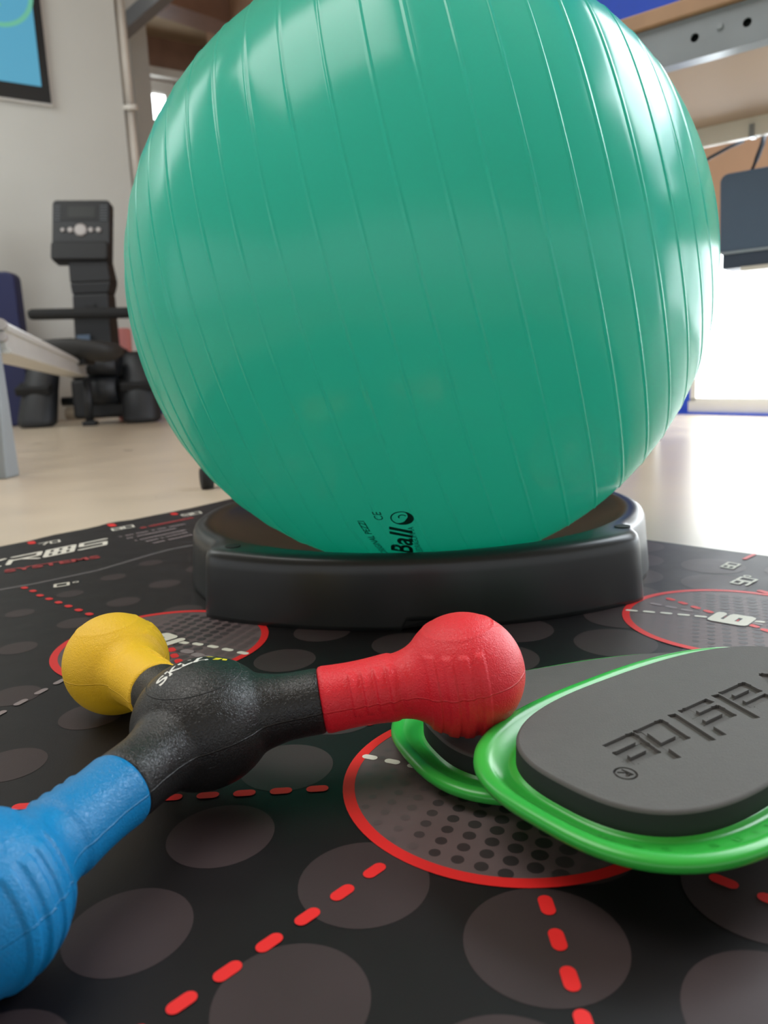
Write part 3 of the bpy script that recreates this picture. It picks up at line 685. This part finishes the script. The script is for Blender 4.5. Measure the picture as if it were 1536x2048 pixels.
# printed logo near the bottom, wrapped on the surface
lp = Vector((-0.11991, -0.64892, -0.75135)); l1 = Vector((0.98335, -0.18170, 0)); l2 = Vector((-0.13652, -0.73884, 0.65991))
def onb(a, b, k=1.0018): return bcn + (lp + l1 * a + l2 * b).normalized() * BR * k
put_text(mb, 'Ball', (0.026, -0.165), (0.02, 0.165), (-0.066, 0.03), onb, 1, 0.02)
put_text(mb, 'ORIGINAL PEZZI', (-0.055, -0.17), (-0.036, 0.225), (-0.022, -0.002), onb, 1, 0.01)
put_text(mb, 'LEDRAGOMMA', (0.058, -0.155), (-0.008, 0.18), (-0.018, 0.0), onb, 1, 0.0)
put_text(mb, 'CE', (-0.03, 0.064), (-0.004, 0.04), (-0.026, 0.0), onb, 1, 0.0)
def bring(ca, cb, r, w_, a0=0, a1=2 * PI, n=36, w2=None):
    o1, o2 = [], []
    for i in range(n + 1):
        t_ = i / n; q = a0 + (a1 - a0) * t_; ww = w_ if w2 is None else w_ + (w2 - w_) * math.sin(PI * t_)
        o1.append(onb(ca + r * math.cos(q), cb + r * math.sin(q))); o2.append(onb(ca + (r - ww) * math.cos(q), cb + (r - ww) * math.sin(q)))
    mb.add(o1 + o2, [(i, i + 1, n + 2 + i, n + 1 + i) for i in range(n)], 1)
bring(0.024, 0.072, 0.034, 0.004)
bring(0.024, 0.072, 0.034, 0.003, -2.3, 1.2, w2=0.022)
bring(0.026, 0.078, 0.013, 0.004, 0.4, 3.6)
tag(mb.build('exercise_ball', [M['ball'], M['ball_print']], fix=False), 'large ribbed green exercise ball resting in a black ring base', 'exercise ball')

# ================================================================ TRIPOD MASSAGER
Yc = Vector((-0.8452, 2.2538, 0.1588)); Bc = Vector((-0.7114, 1.1610, 0.1535)); Rc = Vector((0.1795, 1.8143, 0.2547))
mc = (Yc + Bc + Rc) / 3
nn = (Rc - mc).cross(Yc - mc).normalized(); ex = (Rc - mc).normalized(); ey = nn.cross(ex)
MR = Matrix((ex, ey, nn)).transposed()
ms = root('massage_tool', mc, 'three-armed massager with red, yellow and blue ball ends on a black hub', 'massager', MR)
# hub: dome and three stubs fused into one skin
mb = MB()
ring = []
for i in range(1, 24):
    ph = PI * i / 24
    ring.append([Vector((0.172 * math.sin(ph) * math.cos(2 * PI * j / 48), 0.172 * math.sin(ph) * math.sin(2 * PI * j / 48), -0.155 * math.cos(ph))) for j in range(48)])
mb.loft(ring)
angs = [0.0, math.radians(120.8), math.radians(-120.0)]
for a in angs:
    c, s_ = math.cos(a), math.sin(a); d_ = Vector((c, s_, 0)); sd = Vector((-s_, c, 0)); rg = []
    for s0, r in ((0.02, 0.09), (0.08, 0.105), (0.12, 0.100), (0.16, 0.089), (0.20, 0.0805), (0.24, 0.0795), (0.292, 0.080)):
        rg.append([d_ * s0 + sd * (r * math.cos(2 * PI * j / 40)) + Vector((0, 0, r * math.sin(2 * PI * j / 40))) for j in range(40)])
    mb.loft(rg)
hub = mb.build('hub', M['black'], ms, fix=True)
rm = hub.modifiers.new('fuse', 'REMESH'); rm.mode = 'VOXEL'; rm.voxel_size = 0.0048 * S; rm.use_smooth_shade = True
sm = hub.modifiers.new('soften', 'SMOOTH'); sm.factor = 0.6; sm.iterations = 22
# raised oval rim and lettering on the dome
def dome(x, y, e=0.0015): return Vector((x, y, 0.1535 * math.sqrt(max(0.0, 1 - (x * x + y * y) / (0.171 ** 2))) + e))
mb = MB(); rg = []
for i in range(73):
    q = 2 * PI * i / 72
    c_ = dome(0.112 * math.cos(q), 0.112 * math.sin(q), -0.0008)
    o_ = Vector((math.cos(q), math.sin(q), 0)); nrm = Vector((o_.x * 0.8, o_.y * 0.8, 0.75)).normalized(); tn = Vector((-o_.y, o_.x, 0)); bn = nrm.cross(tn)
    rg.append([c_ + 0.0026 * (nrm * math.cos(2 * PI * k / 8) + bn * math.sin(2 * PI * k / 8)) for k in range(8)])
mb.loft(rg, cap=(False, False))
mb.build('hub_rim', M['black'], ms)
mb = MB()
TD = (0.112, 0.064); TU = (-0.019, 0.030)
def band(u, v):                 # the word follows a slight arc
    x = -0.066 + u * TD[0] + v * TU[0]; y = -0.060 + u * TD[1] + v * TU[1]
    k = 0.016 * math.sin(PI * min(1, u * 0.8)); return dome(x - 0.5 * k, y + 0.87 * k)
uv, fs = text_mesh('SKLZ', 0.025)
mb.add([band(u, v) for u, v in uv], fs, 0)
mb.build('lettering', M['logo_white'], ms)
mb = MB()
for u0 in (1.05, 1.27):
    pts = [(u0, 1.0), (u0 + 0.10, 1.0), (u0 + 0.24, 0.5), (u0 + 0.10, 0.0), (u0, 0.0), (u0 + 0.13, 0.5)] if u0 < 1.1 else [(u0 + .02, 0.45), (u0 + 0.10, 0.45), (u0 + 0.02, 0.0), (u0 - 0.06, 0.0)]
    mb.add([band(u, v) for u, v in pts], [(0, 1, 2, 5), (5, 2, 3, 4)] if u0 < 1.1 else [(0, 1, 2, 3)], 0)
mb.build('arrow_mark', M['logo_yellow'], ms)
# arms with their ball ends
def arm(name, ang, dist, rb, mat_, side, ballside, label):
    mb = MB(); c, s_ = math.cos(ang), math.sin(ang); d_ = Vector((c, s_, 0)); sd = Vector((-s_, c, 0)) ; zz = Vector((0, 0, 1))
    prof = []
    s0 = 0.288; prof += [(s0, 0.066), (s0, 0.074), (s0 + 0.004, 0.0795), (s0 + 0.012, 0.0815)]
    ra = 0.078; j = math.sqrt(rb * rb - 0.083 * 0.083); se = dist - j
    for i in range(1, 70):
        t_ = i / 70; s = s0 + 0.012 + (se - 0.05 - s0 - 0.012) * t_
        prof.append((s, 0.0815 - 0.0035 * math.sin(PI * min(1, t_ * 1.1)) + 0.002 * t_))
    # fillet into the sphere
    a_start = se - 0.05
    th0 = PI - math.asin(min(1, 0.104 / rb))
    P0_ = (a_start, 0.0800); P2 = (dist + rb * math.cos(th0), rb * math.sin(th0)); P1 = (se - 0.008, 0.0815)
    for i in range(1, 12):
        t_ = i / 12; prof.append(tuple((1 - t_) ** 2 * P0_[k] + 2 * t_ * (1 - t_) * P1[k] + t_ * t_ * P2[k] for k in (0, 1)))
    for i in range(0, 110):
        th = th0 * (1 - i / 110.0) + 0.004; prof.append((dist + rb * math.cos(th), rb * math.sin(th)))
    NJ = 160; rings = []
    def bump(x, w_): return max(0.0, 1 - (x / w_) ** 2)
    for (s, r) in prof:
        ring = []
        for jn in range(NJ):
            q = 2 * PI * jn / NJ
            lat_ = math.cos(q); up = math.sin(q)
            h = 0.0
            a_side = lat_ * side           # 1 on the gripping side
            if r > 0.07 and s < se - 0.01:
                el = math.degrees(math.atan2(up, a_side)) if True else 0
                wv = max(0, 1 - abs((el - 22) / 42.0) ** 6)
                k = (s - (s0 + 0.085)) / 0.031
                if -0.5 < k < 5.5: 
                    fr_ = (k + 0.5) % 1 - 0.5 + 0.12 * (1 - max(0, a_side))
                    h += 0.0056 * wv * max(0.0, min(1.0, (fr_ + 0.42) / 0.10) * min(1.0, (0.45 - fr_) / 0.62))
            if s > se:
                v = Vector((s - dist, r * lat_, r * up)).normalized()
                pol = math.degrees(math.acos(max(-1, min(1, v.z))))
                h += 0.0020 * bump(pol - 36, 1.7)
                k = (v.x - 0.14) / 0.25
                bsd = v.y * ballside
                if pol > 52 and bsd > 0.2 and -3.5 < k < 0.5:
                    f2 = (k + 0.5) % 1 - 0.5
                    edge_ = min(1, (pol - 52) / 2.0) * min(1, (bsd - 0.2) / 0.06)
                    h += 0.0042 * edge_ * max(0, min(1, (0.30 - abs(f2)) / 0.045))
            ring.append(d_ * s + (sd * lat_ + zz * up) * (r + h))
        rings.append(ring)
    mb.loft(rings)
    o = mb.build(name, mat_, ms); o['label'] = label; return o
arm('massage_arm', angs[0], (Rc - mc).length, 0.152, M['red'], -1, -1, 'red arm and ball end')
arm('massage_arm', angs[1], (Yc - mc).length, 0.155, M['yellow'], -1, -1, 'yellow arm and ball end')
arm('massage_arm', angs[2], (Bc - mc).length, 0.152, M['blue'], -1, 1, 'blue arm and ball end')

# ================================================================ SLIDING DISCS
SL, SW, SP, TAPER = 0.5924, 0.3380, 2.77, -0.095
def sup(i_, z, n=220, p=SP, dims=None):
    out = []; e = 2 / p; L_, W_, dx = (SL - i_, SW - i_, 0.0) if dims is None else (dims[0] - i_, dims[1] - i_, dims[2])
    for k in range(n):
        t_ = 2 * PI * k / n; c, s_ = math.cos(t_), math.sin(t_)
        x = math.copysign(abs(c) ** e, c)
        out.append(Vector((L_ * x + dx, W_ * math.copysign(abs(s_) ** e, s_) * (1 + (TAPER if dims is None else -0.172) * x), z)))
    return out
RIM = [(0.16, 0.0), (0.085, 0.0), (0.05, 0.010), (0.022, 0.022), (0.006, 0.030), (0.0, 0.040), (0.001, 0.050), (0.008, 0.0555), (0.018, 0.058), (0.028, 0.056), (0.034, 0.051), (0.040, 0.046),
       (0.054, 0.040), (0.067, 0.036), (0.074, 0.035), (0.079, 0.039), (0.083, 0.044), (0.086, 0.0455), (0.089, 0.044), (0.0915, 0.038), (0.097, 0.022), (0.14, 0.022)]
LET = {   # stroke letters: bars (u0, v0, u1, v1) in glyph space, x-height 1
    'v': (0.95, [(0.0, 1, 0.42, 0), (0.42, 0, 0.95, 1)]),
    'a': (0.8, [(0.05, 1, 0.75, 1), (0.75, 1, 0.75, 0), (0.75, 0, 0.05, 0), (0.05, 0, 0.05, 0.5), (0.05, 0.5, 0.75, 0.5)]),
    'l': (0.15, [(0.08, 0, 0.08, 1.7)]),
    's': (0.8, [(0.05, 0, 0.75, 0), (0.75, 0, 0.75, 0.5), (0.75, 0.5, 0.05, 0.5), (0.05, 0.5, 0.05, 1), (0.05, 1, 0.75, 1)]),
    'i': (0.15, [(0.08, 0, 0.08, 1.0), (0.08, 1.4, 0.08, 1.7)]),
    'd': (0.8, [(0.05, 0, 0.75, 0), (0.05, 0, 0.05, 1), (0.05, 1, 0.75, 1), (0.75, 0, 0.75, 1.7)]),
    'e': (0.8, [(0.75, 0, 0.05, 0), (0.05, 0, 0.05, 1), (0.05, 1, 0.75, 1), (0.75, 1, 0.75, 0.5), (0.75, 0.5, 0.05, 0.5)]),
}
def bar(mb, a, b, w_, z0, z1):
    a = Vector(a); b = Vector(b); d = (b - a).normalized(); nx = Vector((-d.y, d.x)) * w_ / 2; a = a - d * w_ / 2; b = b + d * w_ / 2
    mb.prism([tuple(a - nx), tuple(b - nx), tuple(b + nx), tuple(a + nx)], z0, z1)
def disc(name, loc, rot, label, word):
    r = root(name, loc, label, 'gliding disc', rot, 'green gliding discs')
    mb = MB(); mb.loft([sup(i_, z) for i_, z in RIM], cap=(True, True))
    # raised lettering along the dish's slope
    if word:
        outer = sup(0.050, 0.0415, 720)
        sl = [0.0]
        for k in range(720): sl.append(sl[-1] + (outer[(k + 1) % 720] - outer[k]).length)
        tot = sl[-1]
        def along(s):
            s = s % tot; lo_, hi_ = 0, 720
            while hi_ - lo_ > 1:
                md = (lo_ + hi_) // 2
                if sl[md] <= s: lo_ = md
                else: hi_ = md
            t_ = (s - sl[lo_]) / max(1e-9, sl[lo_ + 1] - sl[lo_]); p = outer[lo_ % 720].lerp(outer[(lo_ + 1) % 720], t_)
            d = (outer[(lo_ + 1) % 720] - outer[lo_ % 720]).normalized(); return p, d
        # start on the long near side (negative y), word runs towards the rounded end
        best = min(range(720), key=lambda k: (outer[k] - Vector((-0.06, -SW, 0.03))).length); s = sl[best]
        for ch in 'Valslide.com':
            uv, fs = text_mesh(ch, 0.0)
            w_ = {'l': .005, 'i': .005, '.': .005, 'm': .028}.get(ch, .019); h_ = 0.022 if ch in 'Vld' else (0.004 if ch == '.' else 0.016)
            vs = []
            for u, v in uv:
                p, d = along(s - u * w_); nrm = Vector((d.y, -d.x, 0))      # outward
                q = v * h_ - 0.012
                vs.append(p + nrm * q + Vector((0, 0, 0.0016 + (0.40 * q if q > 0 else 0.31 * q))))
            mb.add(vs, fs, 0); s -= w_ + 0.034
    mb.build('plastic_dish', M['slider'], r, fix=True)
    PD = (0.5105, 0.2463, 0.0)
    mb = MB(); pr = lambda k, z: sup(k, z, 160, 2.67, PD)
    mb.loft([pr(0.003, 0.022), pr(0.001, 0.026), pr(0, 0.04), pr(0, 0.088)], mi=1, cap=(True, False))
    mb.loft([pr(0, 0.088), pr(0.0015, 0.0925), pr(0.006, 0.0952)], mi=0, cap=(False, True))
    pad = mb.build('foam_pad', [M['foam'], M['foam_side']], r, fix=False)
    bm = bmesh.new(); bm.from_mesh(pad.data); bmesh.ops.remove_doubles(bm, verts=bm.verts, dist=1e-6); bmesh.ops.recalc_face_normals(bm, faces=bm.faces); bm.to_mesh(pad.data); bm.free()
    if word:                        # pressed-in wordmark, cut into the foam
        cut = MB(); xh = 0.069; wst = 0.0235; z0_, z1_ = 0.0875, 0.12
        def P(x0, uu, vv):
            x = x0 + 0.062 - uu - 0.37 * vv; return (x, 0.031 - 0.061 * (x + 0.335) - vv)
        for i, (ch, x0, wd_) in enumerate([('v', 0.272, 0.105), ('a', 0.132, 0.085), ('l', 0.017, 0.0), ('s', -0.027, 0.072), ('l', -0.117, 0.0), ('i', -0.156, 0.0), ('d', -0.205, 0.075), ('e', -0.307, 0.075)]):
            wd, segs = LET[ch]; us = [q for g in segs for q in (g[0], g[2])]; u_lo, u_hi = min(us), max(us)
            for q, (a0, b0, a1, b1) in enumerate(segs):
                if ch == 'v': b0 *= 1.55; b1 *= 1.55
                k_ = (lambda a: (a - u_lo) / (u_hi - u_lo) * wd_) if u_hi > u_lo else (lambda a: 0.0)
                yy = lambda b: (b if b <= 1 else 1 + (b - 1) * 0.75) * xh
                bar(cut, P(x0, k_(a0), yy(b0)), P(x0, k_(a1), yy(b1)), wst, z0_ - 0.0004 * q, z1_ + 0.0003 * q + i * 0.0001)
        # registered mark
        cx, cy = -0.390, -0.056; n = 28
        o1 = [Vector((cx + 0.024 * math.cos(2 * PI * i / n), cy + 0.024 * math.sin(2 * PI * i / n), 0)) for i in range(n)]
        o2 = [Vector((cx + 0.019 * math.cos(2 * PI * i / n), cy + 0.019 * math.sin(2 * PI * i / n), 0)) for i in range(n)]
        lo_z, hi_z = Vector((0, 0, 0.0885)), Vector((0, 0, 0.12))
        cut.add([p + lo_z for p in o1] + [p + lo_z for p in o2] + [p + hi_z for p in o1] + [p + hi_z for p in o2],
                [f for i in range(n) for f in ((i, (i + 1) % n, n + (i + 1) % n, n + i), (2 * n + i, 3 * n + i, 3 * n + (i + 1) % n, 2 * n + (i + 1) % n),
                 (i, 2 * n + i, 2 * n + (i + 1) % n, (i + 1) % n), (n + i, n + (i + 1) % n, 3 * n + (i + 1) % n, 3 * n + i))])
        q = lambda a, b: (cx + 0.011 * -(a), cy - 0.011 * b)
        for a, b in (((-.6, -1), (-.6, 1)), ((-.6, 1), (.6, .7)), ((.6, .7), (-.5, 0)), ((-.3, 0), (.7, -1))): bar(cut, q(*a), q(*b), 0.0055, 0.0885, 0.119)
        co_ = cut.build('cutter', [M['foam'], M['foam_side']], None)
        bo = pad.modifiers.new('press', 'BOOLEAN'); bo.operation = 'DIFFERENCE'; bo.object = co_; bo.solver = 'EXACT'; bo.use_self = True
        bo.material_mode = 'INDEX'
        par_m, pad.parent = pad.parent, None
        dg = bpy.context.evaluated_depsgraph_get(); dg.update()
        nm_ = bpy.data.meshes.new_from_object(pad.evaluated_get(dg))
        if len(nm_.polygons) > 50:
            pad.modifiers.clear(); pad.data = nm_
        else: pad.modifiers.clear()
        pad.parent = par_m
        bpy.data.objects.remove(co_)
    return r
def rotm(yaw, ax_, ay_): return Matrix.Rotation(yaw, 3, 'Z') @ Matrix.Rotation(ax_, 3, 'X') @ Matrix.Rotation(ay_, 3, 'Y')
disc('gliding_disc', (0.5817, 2.0035, 0.0005), rotm(0.3659, 0, 0), 'green gliding disc lying flat under the other, red ball end resting on it', False)
disc('gliding_disc', (0.7249, 1.6924, 0.1000), rotm(0.6643, 0.0294, 0.0100), 'topmost green gliding disc, lying across the other, its charcoal foam pad pressed with lettering', True)
